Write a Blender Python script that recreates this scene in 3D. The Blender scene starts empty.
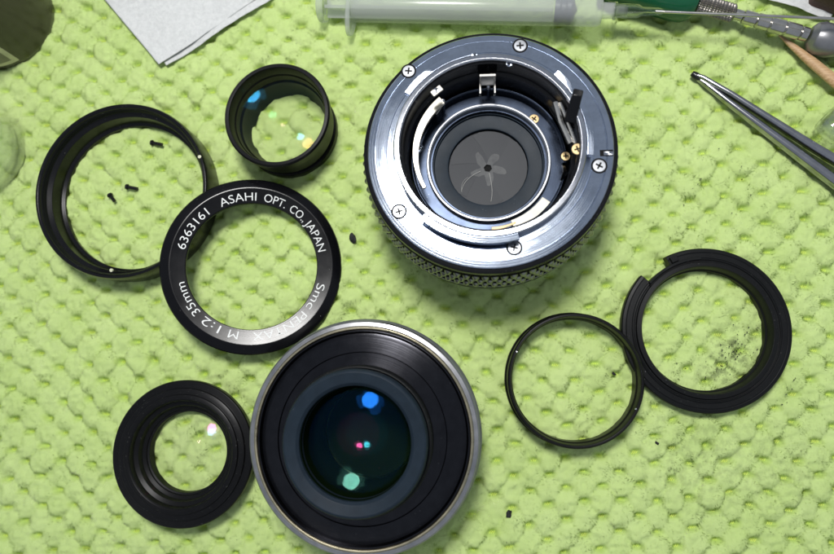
import bpy, bmesh, math, random
import numpy as np
from mathutils import Vector, Matrix
random.seed(7)
rng = np.random.default_rng(7)
PI = math.pi
S = 0.001                                    # every dimension below is in millimetres
sc = bpy.context.scene
C = sc.collection

# ------------------------------------------------------------------ camera
W0, H0, F0 = 834.0, 554.0, 650.0             # photograph size and its focal length in pixels
CAM_H = 190.0                                # phone held 19 cm above the towel
_n = Vector((58, 78, F0)).normalized()       # straight down, in camera axes (x right, y down, z forward)
_X = (Vector((1, 0, 0)) - _n * _n.x).normalized()
_Z = -_n
_Y = _Z.cross(_X)
def to_world(v): return Vector((v.dot(_X), v.dot(_Y), v.dot(_Z)))
def at(px, py, z=0.0):
    """point at height z (mm) seen at pixel px,py of the photograph"""
    d = to_world(Vector((px - W0 / 2, py - H0 / 2, F0)))
    t = (z - CAM_H) / d.z
    return Vector((d.x * t, d.y * t, z))
cam_d = bpy.data.cameras.new('camera'); cam = bpy.data.objects.new('camera', cam_d); C.objects.link(cam)
cx, cy, cz = to_world(Vector((1, 0, 0))), to_world(Vector((0, -1, 0))), to_world(Vector((0, 0, -1)))
cam.matrix_world = Matrix(((cx.x, cy.x, cz.x, 0), (cx.y, cy.y, cz.y, 0), (cx.z, cy.z, cz.z, CAM_H * S), (0, 0, 0, 1)))
cam_d.sensor_width = 36; cam_d.lens = 36 * F0 / W0
cam_d.clip_start = 0.005; cam_d.clip_end = 20
cam_d.dof.use_dof = True; cam_d.dof.focus_distance = 0.178; cam_d.dof.aperture_fstop = 12.0
sc.camera = cam

# ------------------------------------------------------------------ room light
world = bpy.data.worlds.new('World'); sc.world = world; world.use_nodes = True
bg = world.node_tree.nodes['Background']
bg.inputs['Color'].default_value = (0.78, 0.87, 1.0, 1); bg.inputs['Strength'].default_value = 0.40
LAMP = Vector((-22, 162, 400))               # the round lamp over the bench
lt = bpy.data.lights.new('lamp_bulb', 'AREA'); lt.shape = 'DISK'; lt.size = 92 * S; lt.energy = 1.45
lt.color = (1.0, 0.985, 0.96)
lo = bpy.data.objects.new('lamp_bulb', lt); C.objects.link(lo)
lo.location = LAMP * S
aim = Vector((-10, 10, 0)) - LAMP
lo.rotation_euler = aim.to_track_quat('-Z', 'Y').to_euler()
sc.view_settings.view_transform = 'Standard'; sc.view_settings.look = 'None'
sc.view_settings.gamma = 1; sc.view_settings.exposure = 0.05; sc.view_settings.use_curve_mapping = False
sc.cycles.max_bounces = 10; sc.cycles.transparent_max_bounces = 24
sc.cycles.caustics_reflective = False; sc.cycles.caustics_refractive = False

# ------------------------------------------------------------------ materials
def new_mat(name):
    m = bpy.data.materials.new(name); m.use_nodes = True
    nt = m.node_tree
    return m, nt, nt.nodes, nt.links, nt.nodes['Principled BSDF']
def math_node(nt, op, a, b=None, clamp=False):
    n = nt.nodes.new('ShaderNodeMath'); n.operation = op; n.use_clamp = clamp
    for i, v in enumerate((a, b)):
        if v is None: continue
        if isinstance(v, (int, float)): n.inputs[i].default_value = v
        else: nt.links.new(v, n.inputs[i])
    return n.outputs[0]
def noise(nt, vec, scale, detail=3, rough=0.55):
    n = nt.nodes.new('ShaderNodeTexNoise'); n.inputs['Scale'].default_value = scale
    n.inputs['Detail'].default_value = detail; n.inputs['Roughness'].default_value = rough
    nt.links.new(vec, n.inputs['Vector']); return n.outputs['Fac']
def ramp(nt, fac, stops):
    r = nt.nodes.new('ShaderNodeValToRGB'); e = r.color_ramp.elements
    while len(e) < len(stops): e.new(0.5)
    for i, (p, c) in enumerate(stops):
        e[i].position = p; e[i].color = (*c, 1) if len(c) == 3 else c
    nt.links.new(fac, r.inputs['Fac']); return r.outputs['Color']
def coords(nt): return nt.nodes.new('ShaderNodeTexCoord').outputs['Object']

ANISO_ROT = 0.25
def metal(name, col, rough, metallic=1.0, aniso=0.0, groove=0.0, groove_f=4.0, dust=0.0, spec=0.5, wear=0.03, dustcol=(.35, .35, .33)):
    """machined metal or anodised black: radial brushing, concentric tool marks, dust specks"""
    m, nt, N, L, P = new_mat(name)
    oc = coords(nt)
    n1 = noise(nt, oc, 350, 4, .6)
    mul = lambda k: tuple(min(1, c * k) for c in col)
    colr = ramp(nt, n1, [(0.3, mul(.85)), (0.7, mul(1.12))])
    if dust > 0:
        n2 = noise(nt, oc, 2600, 2, .5); n3 = noise(nt, oc, 260, 2, .5)
        mask = math_node(nt, 'MULTIPLY', ramp(nt, n2, [(0.735 - .05 * dust, (0,) * 3), (0.80, (.8,) * 3)]), ramp(nt, n3, [(.45, (0,) * 3), (.65, (1,) * 3)]))
        mx = N.new('ShaderNodeMix'); mx.data_type = 'RGBA'
        L.new(mask, mx.inputs['Factor']); L.new(colr, mx.inputs[6]); mx.inputs[7].default_value = (*dustcol, 1)
        colr = mx.outputs[2]
    L.new(colr, P.inputs['Base Color'])
    rr = ramp(nt, noise(nt, oc, 120, 4, .6), [(0.3, (max(0.03, rough - wear),) * 3), (0.7, (rough + wear,) * 3)])
    L.new(rr, P.inputs['Roughness'])
    P.inputs['Metallic'].default_value = metallic
    P.inputs['Specular IOR Level'].default_value = spec
    if aniso > 0:
        P.inputs['Anisotropic'].default_value = aniso; P.inputs['Anisotropic Rotation'].default_value = ANISO_ROT
        t = N.new('ShaderNodeTangent'); t.direction_type = 'RADIAL'; t.axis = 'Z'
        L.new(t.outputs[0], P.inputs['Tangent'])
    if groove > 0:
        sx = N.new('ShaderNodeSeparateXYZ'); L.new(oc, sx.inputs[0])
        r2 = math_node(nt, 'ADD', math_node(nt, 'MULTIPLY', sx.outputs[0], sx.outputs[0]), math_node(nt, 'MULTIPLY', sx.outputs[1], sx.outputs[1]))
        r = math_node(nt, 'ADD', math_node(nt, 'SQRT', r2), math_node(nt, 'MULTIPLY', sx.outputs[2], 0.7))
        cb = N.new('ShaderNodeCombineXYZ'); L.new(r, cb.inputs[0])
        w = noise(nt, cb.outputs[0], groove_f * 1000, 2, .6)
        b = N.new('ShaderNodeBump'); b.inputs['Strength'].default_value = groove; b.inputs['Distance'].default_value = 0.00006
        L.new(w, b.inputs['Height']); L.new(b.outputs[0], P.inputs['Normal'])
    return m

def turned_steel(name, col, rough, aniso, groove, gf):
    """lathe-turned steel: the highlight spreads across the tool marks into a bow tie"""
    m, nt, N, L, P = new_mat(name); N.remove(P)
    oc = coords(nt)
    g = N.new('ShaderNodeBsdfAnisotropic'); g.distribution = 'BECKMANN'
    L.new(ramp(nt, noise(nt, oc, 420, 4, .6), [(.3, tuple(c * .88 for c in col)), (.7, tuple(min(1, c * 1.08) for c in col))]), g.inputs['Color'])
    g.inputs['Roughness'].default_value = rough; g.inputs['Anisotropy'].default_value = aniso; g.inputs['Rotation'].default_value = ANISO_ROT
    t = N.new('ShaderNodeTangent'); t.direction_type = 'RADIAL'; t.axis = 'Z'; L.new(t.outputs[0], g.inputs['Tangent'])
    sx = N.new('ShaderNodeSeparateXYZ'); L.new(oc, sx.inputs[0])
    r = math_node(nt, 'SQRT', math_node(nt, 'ADD', math_node(nt, 'MULTIPLY', sx.outputs[0], sx.outputs[0]), math_node(nt, 'MULTIPLY', sx.outputs[1], sx.outputs[1])))
    cb = N.new('ShaderNodeCombineXYZ'); L.new(r, cb.inputs[0])
    b = N.new('ShaderNodeBump'); b.inputs['Strength'].default_value = groove; b.inputs['Distance'].default_value = 0.00006
    L.new(noise(nt, cb.outputs[0], gf * 1000, 2, .6), b.inputs['Height']); L.new(b.outputs[0], g.inputs['Normal'])
    L.new(g.outputs[0], N['Material Output'].inputs['Surface'])
    return m
M = {}
M['black'] = metal('black_anodised', (.004, .004, .0045), .36, 0, 0.5, .35, 3.5, .9, .19)
M['black_gloss'] = metal('black_gloss', (.004, .004, .005), .22, 0, 0.6, .3, 3.0, .7, .26)
M['ring_paint'] = metal('ring_paint', (.003, .003, .004), .16, 0, 0, .1, 3.0, .3, .22)
M['black_satin'] = metal('black_satin', (.0055, .006, .0065), .45, 0, 0.2, .25, 3.0, .8, .16)
M['black_matte'] = metal('black_matte', (.004, .004, .004), .7, 0, 0, .2, 2.0, .6, .15)
M['funnel'] = metal('black_turned', (.033, .033, .038), .24, 1.0, 0.85, .9, 2.2, .5, .5)
M['slate'] = metal('slate_ring', (.013, .021, .031), .45, 0, 0.3, .15, 3.0, .2, .12)
M['steel'] = turned_steel('brushed_steel', (.43, .48, .575), .18, .88, .25, 2.4)
M['steel_bright'] = turned_steel('bright_steel', (.50, .51, .55), .22, .75, .15, 2.0)
M['steel_dark'] = metal('dark_steel_plate', (.018, .024, .038), .26, .9, 0.4, .2, 2.0, .6)
M['nickel'] = metal('worn_nickel', (.34, .34, .35), .36, 1.0, 0.5, .6, 1.6, .8, wear=.1, dustcol=(.10, .08, .04))
M['brassy'] = metal('brassed_edge', (.40, .36, .25), .34, 1.0, 0.3, .5, 1.6, 4.5, wear=.1, dustcol=(.015, .013, .01))
M['grey_paint'] = metal('grey_barrel', (.16, .17, .18), .48, 0.3, 0, .1, 2.0, .5)
M['chrome'] = metal('tweezer_chrome', (.36, .36, .38), .17, 1.0, 0, 0, 0, 0)
M['gunmetal'] = metal('gunmetal', (.50, .48, .45), .24, 1.0, 0, 0, 0, 0)
M['knurl'] = metal('knurled_metal', (.26, .24, .22), .42, 1.0, 0, 0, 0, 0)
M['knob'] = metal('satin_grey_knob', (.24, .24, .25), .34, .7, 0, 0, 0, 0)
M['brass'] = metal('brass', (.32, .24, .13), .38, 1.0, 0, 0, 0, 0)
M['lever'] = metal('pale_lever', (.72, .68, .58), .3, .8, 0, 0, 0, 0)
M['satin_nickel'] = metal('satin_nickel', (.72, .74, .78), .42, 1.0, 0, .1, 2, 0, 0)
M['screw_steel'] = metal('screw_steel', (.30, .31, .33), .34, 1.0, 0, 0, 0, 0)
M['lever_metal'] = metal('lever_metal', (.42, .40, .35), .36, 1.0, 0, 0, 0, 0)
M['iron'] = metal('blackened_screw', (.03, .03, .032), .28, .6, 0, 0, 0, .3)
M['pale_dot'] = metal('lit_hole_dot', (.62, .62, .45), .4, .2, 0, 0, 0, 0)  # pale tone painted in for light showing in the rim's screw holes

def plain(name, col, rough, spec=.5, **kw):
    m, nt, N, L, P = new_mat(name)
    oc = coords(nt)
    k = kw.get('var', .12)
    c = ramp(nt, noise(nt, oc, kw.get('scale', 300), 4, .6), [(.3, tuple(v * (1 - k) for v in col)), (.7, tuple(min(1, v * (1 + k)) for v in col))])
    L.new(c, P.inputs['Base Color']); P.inputs['Roughness'].default_value = rough; P.inputs['Specular IOR Level'].default_value = spec
    for a, b in kw.items():
        if a.startswith('P_'): P.inputs[a[2:].replace('_', ' ')].default_value = b
    if kw.get('bump'):
        b = N.new('ShaderNodeBump'); b.inputs['Strength'].default_value = kw['bump']; b.inputs['Distance'].default_value = .0003
        L.new(noise(nt, oc, kw.get('bscale', 1500), 4, .6), b.inputs['Height']); L.new(b.outputs[0], P.inputs['Normal'])
    return m
M['green_plastic'] = plain('green_plastic', (.004, .085, .035), .22, .5, var=.05)
M['print_white'] = plain('engraved_white_paint', (.80, .82, .80), .6, .3, var=.06, scale=2500)
M['grey_rubber'] = plain('stopper_rubber', (.010, .025, .075), .4, .4)
M['wood'] = None
M['table'] = plain('table_top', (.17, .12, .08), .5, .4, scale=60)
M['brown'] = plain('brown_leatherette', (.075, .035, .022), .55, .4, bump=.5, bscale=900)
M['label_paper'] = plain('label_paper', (.60, .58, .38), .7, .2)
M['label_ink'] = plain('label_ink', (.24, .23, .15), .7, .2)
M['yellow_grease'] = plain('yellow_grease', (.75, .42, .06), .3, .5)
M['crumb'] = plain('black_crumb', (.015, .016, .015), .7, .3)
M['ivory'] = plain('ivory_shim', (.72, .70, .60), .35, .5)

m, nt, N, L, P = new_mat('bamboo'); M['wood'] = m
oc = coords(nt); mp = N.new('ShaderNodeMapping'); mp.inputs['Scale'].default_value = (60, 1800, 1800); L.new(oc, mp.inputs[0])
L.new(ramp(nt, noise(nt, mp.outputs[0], 1, 5, .65), [(.3, (.34, .19, .08)), (.7, (.62, .42, .23))]), P.inputs['Base Color']); P.inputs['Roughness'].default_value = .55

def tissue_mat():
    m, nt, N, L, P = new_mat('tissue_paper')
    oc = coords(nt)
    L.new(ramp(nt, noise(nt, oc, 900, 5, .7), [(.3, (.57, .58, .57)), (.7, (.70, .71, .695))]), P.inputs['Base Color'])
    P.inputs['Roughness'].default_value = .95; P.inputs['Specular IOR Level'].default_value = .1
    b = N.new('ShaderNodeBump'); b.inputs['Strength'].default_value = .9; b.inputs['Distance'].default_value = .0004
    L.new(noise(nt, oc, 1100, 5, .75), b.inputs['Height']); L.new(b.outputs[0], P.inputs['Normal'])
    return m
M['tissue'] = tissue_mat()

def coat_mat(name, col, trans=(.97, .97, .97), rough=.012):
    """thin anti-reflection coated glass surface: passes light, mirrors a little of it in the coating's colour"""
    m, nt, N, L, P = new_mat(name); N.remove(P)
    out = N['Material Output']
    t = N.new('ShaderNodeBsdfTransparent'); t.inputs[0].default_value = (*trans, 1)
    g = N.new('ShaderNodeBsdfGlossy'); g.inputs['Color'].default_value = (*col, 1); g.inputs['Roughness'].default_value = rough
    a = N.new('ShaderNodeAddShader'); L.new(t.outputs[0], a.inputs[0]); L.new(g.outputs[0], a.inputs[1]); L.new(a.outputs[0], out.inputs['Surface'])
    return m
def glass_mat(name, col, rough=.03, ior=1.45, thin=0.0):
    m, nt, N, L, P = new_mat(name)
    P.inputs['Base Color'].default_value = (*col, 1); P.inputs['Roughness'].default_value = rough
    P.inputs['IOR'].default_value = ior; P.inputs['Transmission Weight'].default_value = 1
    if thin > 0:
        N_out = N['Material Output']; t = N.new('ShaderNodeBsdfTransparent'); t.inputs[0].default_value = (*col, 1)
        mx = N.new('ShaderNodeMixShader'); mx.inputs[0].default_value = thin
        L.new(P.outputs[0], mx.inputs[1]); L.new(t.outputs[0], mx.inputs[2]); L.new(mx.outputs[0], N_out.inputs['Surface'])
    return m
def thin_glass(name, tint, k=1.0):
    """clear thin-walled glass: see-through face on, bright mirror and darker body towards its rims"""
    m, nt, N, L, P = new_mat(name); N.remove(P)
    lw = N.new('ShaderNodeLayerWeight'); lw.inputs['Blend'].default_value = .5
    fac_ = math_node(nt, 'ADD', math_node(nt, 'MULTIPLY', math_node(nt, 'POWER', lw.outputs['Facing'], 3.0), .75), .04)
    t = N.new('ShaderNodeBsdfTransparent'); t.inputs[0].default_value = (*tint, 1)
    g = N.new('ShaderNodeBsdfGlossy'); g.inputs['Color'].default_value = (1, 1, 1, 1); g.inputs['Roughness'].default_value = .04
    mx = N.new('ShaderNodeMixShader'); L.new(math_node(nt, 'MULTIPLY', fac_, k, True), mx.inputs[0])
    L.new(t.outputs[0], mx.inputs[1]); L.new(g.outputs[0], mx.inputs[2]); L.new(mx.outputs[0], N['Material Output'].inputs['Surface'])
    return m
M['clear_glass'] = thin_glass('clear_glass', (.97, .98, .975), 1.6)
M['clear_plastic'] = glass_mat('clear_plastic', (.92, .95, .92), .08, 1.45, .5)
M['amber_glass'] = plain('dark_amber_glass', (.042, .038, .026), .2, .5, var=.2, scale=40)
# milky syringe plastic
m, nt, N, L, P = new_mat('milky_plastic'); M['milky'] = m
P.inputs['Base Color'].default_value = (.60, .62, .60, 1); P.inputs['Roughness'].default_value = .14
t = N.new('ShaderNodeBsdfTransparent'); t.inputs[0].default_value = (.93, .96, .91, 1)
mx = N.new('ShaderNodeMixShader'); mx.inputs[0].default_value = .62
L.new(P.outputs[0], mx.inputs[1]); L.new(t.outputs[0], mx.inputs[2]); L.new(mx.outputs[0], N['Material Output'].inputs['Surface'])

# grip: black paint in the valleys, the glint of lit facets painted pale on the crowns of the diamonds
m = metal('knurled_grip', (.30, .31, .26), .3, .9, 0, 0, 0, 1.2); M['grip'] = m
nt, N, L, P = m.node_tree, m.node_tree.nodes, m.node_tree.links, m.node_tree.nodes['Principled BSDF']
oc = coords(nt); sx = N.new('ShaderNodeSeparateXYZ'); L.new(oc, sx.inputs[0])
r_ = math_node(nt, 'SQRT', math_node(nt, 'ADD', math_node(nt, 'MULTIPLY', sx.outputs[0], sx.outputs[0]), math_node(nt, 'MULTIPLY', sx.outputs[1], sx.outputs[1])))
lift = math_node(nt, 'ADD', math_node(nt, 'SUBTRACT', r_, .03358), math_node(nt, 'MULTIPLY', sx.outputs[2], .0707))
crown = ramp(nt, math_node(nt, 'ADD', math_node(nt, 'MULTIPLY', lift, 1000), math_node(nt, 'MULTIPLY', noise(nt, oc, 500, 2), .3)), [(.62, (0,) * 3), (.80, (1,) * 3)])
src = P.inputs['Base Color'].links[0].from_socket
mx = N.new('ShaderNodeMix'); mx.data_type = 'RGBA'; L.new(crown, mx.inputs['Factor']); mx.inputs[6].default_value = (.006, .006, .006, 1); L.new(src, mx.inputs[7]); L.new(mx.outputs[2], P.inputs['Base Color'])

# iris blades: grey, with pale star-shaped wear where the leaves rub
m, nt, N, L, P = new_mat('iris_blade_metal'); M['iris'] = m
oc = coords(nt); sx = N.new('ShaderNodeSeparateXYZ'); L.new(oc, sx.inputs[0])
ang = math_node(nt, 'ARCTAN2', sx.outputs[1], sx.outputs[0])
rad = math_node(nt, 'MULTIPLY', math_node(nt, 'SQRT', math_node(nt, 'ADD', math_node(nt, 'MULTIPLY', sx.outputs[0], sx.outputs[0]), math_node(nt, 'MULTIPLY', sx.outputs[1], sx.outputs[1]))), 1000)
sw = math_node(nt, 'ADD', math_node(nt, 'MULTIPLY', ang, 5), math_node(nt, 'MULTIPLY', rad, .32))
pet = math_node(nt, 'ADD', math_node(nt, 'MULTIPLY', math_node(nt, 'COSINE', sw), 1.6), 3.1)
pet = math_node(nt, 'ADD', math_node(nt, 'SUBTRACT', pet, 1.2), math_node(nt, 'MULTIPLY', noise(nt, oc, 300, 3), 3.0))
mask = math_node(nt, 'GREATER_THAN', pet, rad)
mask = math_node(nt, 'MULTIPLY', mask, ramp(nt, noise(nt, oc, 380, 2), [(.25, (.3,) * 3), (.75, (1,) * 3)]))
mix = N.new('ShaderNodeMix'); mix.data_type = 'RGBA'; L.new(mask, mix.inputs['Factor'])
mix.inputs[6].default_value = (.028, .031, .037, 1); mix.inputs[7].default_value = (.095, .098, .10, 1); P.inputs['Specular IOR Level'].default_value = .16
L.new(mix.outputs[2], P.inputs['Base Color']); P.inputs['Roughness'].default_value = .45

# ------------------------------------------------------------------ geometry helpers
def tag(o, label=None, cat=None, group=None, kind=None):
    if label: o['label'] = label
    if cat: o['category'] = cat
    if group: o['group'] = group
    if kind: o['kind'] = kind
    return o
def thing(name, label, cat, loc, rot=(0, 0, 0), group=None):
    o = bpy.data.objects.new(name, None); C.objects.link(o)
    o.empty_display_size = .005
    o.location = Vector(loc) * S; o.rotation_euler = rot
    return tag(o, label, cat, group)
def link(name, me, mat, parent=None, loc=(0, 0, 0), rot=(0, 0, 0), label=None):
    o = bpy.data.objects.new(name, me); C.objects.link(o)
    if mat is not None and not me.materials: me.materials.append(mat)
    if parent: o.parent = parent
    o.location = Vector(loc) * S; o.rotation_euler = rot
    if label: o['label'] = label
    return o
def finish(bm, name, angle=35, smooth=True, recalc=True):
    if recalc: bmesh.ops.recalc_face_normals(bm, faces=bm.faces)
    me = bpy.data.meshes.new(name); bm.to_mesh(me); bm.free()
    if smooth:
        me.shade_smooth(); me.set_sharp_from_angle(angle=math.radians(angle))
    return me
def add_lathe(bm, prof, seg=128, a0=0.0, a1=2 * PI, closed=True, rf=None, mtx=None):
    """revolve a (r,z) profile in mm; closed=True makes a ring of solid section; rf(i,a,r,z)->r modulates"""
    full = abs(a1 - a0 - 2 * PI) < 1e-6
    n = seg if full else seg + 1
    rows = []
    for k in range(n):
        a = a0 + (a1 - a0) * k / seg
        row = []
        for i, (r, z) in enumerate(prof):
            rr = rf(i, a, r, z) if rf else r
            v = Vector((rr * math.cos(a) * S, rr * math.sin(a) * S, z * S))
            if mtx: v = mtx @ v
            row.append(bm.verts.new(v))
        rows.append(row)
    np_ = len(prof)
    for k in range(seg):
        A, B = rows[k], rows[(k + 1) % n]
        for i in range(np_ if closed else np_ - 1):
            j = (i + 1) % np_
            if prof[i][0] == 0 and prof[j][0] == 0: continue
            try: bm.faces.new((A[i], B[i], B[j], A[j]))
            except ValueError: pass
    if closed and not full:
        bm.faces.new(rows[0]); bm.faces.new(list(reversed(rows[-1])))
    return rows
def lathe(name, prof, mat, parent=None, seg=128, bevel=0.0, a0=0.0, a1=2 * PI, closed=True, rf=None, loc=(0, 0, 0), rot=(0, 0, 0), label=None, angle=30):
    bm = bmesh.new(); add_lathe(bm, prof, seg, a0, a1, closed, rf)
    bmesh.ops.remove_doubles(bm, verts=bm.verts, dist=1e-7)
    me = finish(bm, name, angle)
    o = link(name, me, mat, parent, loc, rot, label)
    if bevel:
        b = o.modifiers.new('bevel', 'BEVEL'); b.width = bevel * S; b.segments = 2; b.limit_method = 'ANGLE'; b.angle_limit = math.radians(30)
        b.harden_normals = True
    return o
def add_box(bm, c, d, rot=None):
    r = bmesh.ops.create_cube(bm, size=1.0)
    Mx = Matrix.Translation(Vector(c) * S) @ (rot.to_4x4() if rot else Matrix.Identity(4)) @ Matrix.Diagonal((d[0] * S, d[1] * S, d[2] * S, 1))
    bmesh.ops.transform(bm, matrix=Mx, verts=r['verts'])
def axis_mtx(p, q):
    """matrix taking +Z at origin to the line p->q (mm)"""
    p = Vector(p); q = Vector(q)
    return Matrix.Translation(p * S) @ (q - p).to_track_quat('Z', 'Y').to_matrix().to_4x4()
def add_tube(bm, pts, rad, seg=10, flat=1.0):
    pts = [Vector(p) for p in pts]; rows = []
    for i, p in enumerate(pts):
        d = (pts[min(i + 1, len(pts) - 1)] - pts[max(i - 1, 0)]).normalized()
        u = d.cross(Vector((0, 0, 1)));  u = u.normalized() if u.length > 1e-4 else Vector((1, 0, 0))
        w = u.cross(d).normalized(); r = rad[i] if isinstance(rad, (list, tuple)) else rad
        rows.append([bm.verts.new((p + u * r * math.cos(2 * PI * k / seg) + w * r * flat * math.sin(2 * PI * k / seg)) * S) for k in range(seg)])
    for A, B in zip(rows, rows[1:]):
        for k in range(seg): bm.faces.new((A[k], A[(k + 1) % seg], B[(k + 1) % seg], B[k]))
    bm.faces.new(rows[0]); bm.faces.new(list(reversed(rows[-1])))
def add_prism(bm, poly, z0, z1):
    lo_ = [bm.verts.new((x * S, y * S, z0 * S)) for x, y in poly]; hi = [bm.verts.new((x * S, y * S, z1 * S)) for x, y in poly]
    n = len(poly)
    for i in range(n): bm.faces.new((lo_[i], lo_[(i + 1) % n], hi[(i + 1) % n], hi[i]))
    bm.faces.new(hi); bm.faces.new(list(reversed(lo_)))
def part(name, mat, parent, build, bevel=0, label=None, loc=(0, 0, 0), rot=(0, 0, 0), angle=30):
    bm = bmesh.new(); build(bm); me = finish(bm, name, angle)
    o = link(name, me, mat, parent, loc, rot, label)
    if bevel:
        b = o.modifiers.new('bevel', 'BEVEL'); b.width = bevel * S; b.segments = 2; b.limit_method = 'ANGLE'; b.angle_limit = math.radians(35)
    return o
def cap_profile(R, rmax, z_edge, convex=True, n=60):
    """spherical cap (r,z), its edge at height z_edge"""
    s = 1 if convex else -1
    ze = math.sqrt(R * R - rmax * rmax)
    return [(rmax * i / n, z_edge + s * (math.sqrt(R * R - (rmax * i / n) ** 2) - ze)) for i in range(n + 1)]

# ------------------------------------------------------------------ lamp head that the lenses mirror
lamp = thing('desk_lamp', 'round white bench lamp with a notched shade lighting the lens parts', 'lamp', LAMP, lo.rotation_euler)
shade_pts = []
for k in range(140):
    a = 2 * PI * k / 140; r = 82 - 10 * math.sin(a * 2 + .4)
    for (ac, wd, dp) in ((3.75, .2, 30), (5.5, .34, 30), (1.2, .4, 26), (2.5, .12, 18)):
        d = (a - ac + PI) % (2 * PI) - PI
        r -= dp * math.exp(-(d / wd) ** 4)
    shade_pts.append((r * math.cos(a), r * math.sin(a)))
m, nt, N, L, P = new_mat('lit_shade'); P.inputs['Base Color'].default_value = (.8, .8, .8, 1); P.inputs['Emission Color'].default_value = (1, .99, .97, 1)
P.inputs['Emission Strength'].default_value = 4.5
part('lamp_shade', m, lamp, lambda bm: add_prism(bm, shade_pts, 6, 9))

# ------------------------------------------------------------------ towel
U = Vector((5.12, -4.05)); V = Vector((4.95, 4.75))        # the lattice of stitched dimples, mm
X0, X1, Y0, Y1 = -190.0, 155.0, -115.0, 165.0
A2 = np.array([[U.x, V.x], [U.y, V.y]]); A2i = np.linalg.inv(A2)
_cn = {}
def vnoise(x, y, s, seed):
    """smooth value noise on arrays"""
    if seed not in _cn: _cn[seed] = np.random.default_rng(seed).random((512, 512))
    T = _cn[seed]; X = x / s + 100.3; Y = y / s + 77.7
    xi = np.floor(X).astype(int); yi = np.floor(Y).astype(int); fx = X - xi; fy = Y - yi
    fx = fx * fx * (3 - 2 * fx); fy = fy * fy * (3 - 2 * fy)
    g = lambda a, b: T[a % 512, b % 512]
    return (g(xi, yi) * (1 - fx) + g(xi + 1, yi) * fx) * (1 - fy) + (g(xi, yi + 1) * (1 - fx) + g(xi + 1, yi + 1) * fx) * fy - .5
def warp(x, y):
    return x + 4.6 * vnoise(x, y, 38, 1) + 2.6 * vnoise(x, y, 10, 11) + 1.6, y + 5.0 * vnoise(x, y, 42, 2) + 2.6 * vnoise(x, y, 11, 12)
def cell(x, y):
    """nearest dimple distance and nearest bump-centre distance (mm)"""
    wx, wy = warp(x, y)
    u = A2i[0, 0] * wx + A2i[0, 1] * wy; v = A2i[1, 0] * wx + A2i[1, 1] * wy
    out = []
    for off in (0.0, 0.5):
        best = np.full(x.shape, 1e9); bx = np.zeros_like(x); by = np.zeros_like(x); bi = np.zeros_like(x)
        ui = np.round(u - off); vi = np.round(v - off)
        for du in (-1, 0, 1):
            for dv in (-1, 0, 1):
                a = ui + du + off; b = vi + dv + off
                px = A2[0, 0] * a + A2[0, 1] * b; py = A2[1, 0] * a + A2[1, 1] * b
                dx = wx - px; dy = wy - py
                d = dx * dx + dy * dy
                m_ = d < best
                best = np.where(m_, d, best); bx = np.where(m_, dx, bx); by = np.where(m_, dy, by); bi = np.where(m_, a * 7.13 + b * 3.77, bi)
        out.append((np.sqrt(best), bx, by, bi))
    return out
def height(x, y, fine=True):
    (dd, dx, dy, di), (db, bx, by, bi) = cell(x, y)
    rd = (np.sin(di * 37.3) * 9341.7) % 1.0
    rnd = (np.sin(bi * 91.7) * 43758.5) % 1.0
    dome = np.sqrt(np.clip(1 - (db / 4.4) ** 2.6, 0.06, 1))              # rounded pillow
    h = -1.8 + 1.75 * dome * (0.8 + .4 * rnd) + .45 * (rnd - .5)
    # stitch dimple: a short trough, wider than tall, pressed to the base knit
    e = np.sqrt((dx / 1.3) ** 2 + (dy / .72) ** 2)
    h -= (.55 + .75 * rd) * np.exp(-e ** 2.6)
    h += .55 * vnoise(x, y, 20, 3)
    if fine:
        # crinkled nap: soft lumps plus thin ridges
        rg = 1 - 2 * np.abs(vnoise(x, y, 1.9, 7)) - 2 * np.abs(vnoise(x, y, 1.1, 8)) * .6
        h += (.6 * vnoise(x, y, 2.6, 4) + .45 * vnoise(x, y, 1.2, 5) + .25 * vnoise(x, y, .6, 6) + .34 * rg) * np.clip(e - .5, 0, 1) - .15
    return h, e
step = .5
gx = np.arange(X0, X1, step); gy = np.arange(Y0, Y1, step)
GX, GY = np.meshgrid(gx, gy)
GH, GE = height(GX, GY)
nx_, ny_ = len(gx), len(gy)
co = np.stack([GX, GY, GH], -1).reshape(-1, 3) * S
idx = np.arange(nx_ * ny_).reshape(ny_, nx_)
q = np.stack([idx[:-1, :-1], idx[:-1, 1:], idx[1:, 1:], idx[1:, :-1]], -1).reshape(-1, 4)
def mesh_np(name, co, faces, k):
    me = bpy.data.meshes.new(name)
    me.vertices.add(len(co)); me.vertices.foreach_set('co', co.astype(np.float32).ravel())
    me.loops.add(faces.size); me.loops.foreach_set('vertex_index', faces.astype(np.int32).ravel())
    me.polygons.add(len(faces)); me.polygons.foreach_set('loop_start', (np.arange(len(faces)) * k).astype(np.int32))
    me.update(calc_edges=True); return me
towel = thing('towel', 'pale green fluffy dimpled microfibre towel spread under all the lens parts', 'towel', (0, 0, 0))
tme = mesh_np('towel_base', co, q, 4); tme.shade_smooth()

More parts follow.
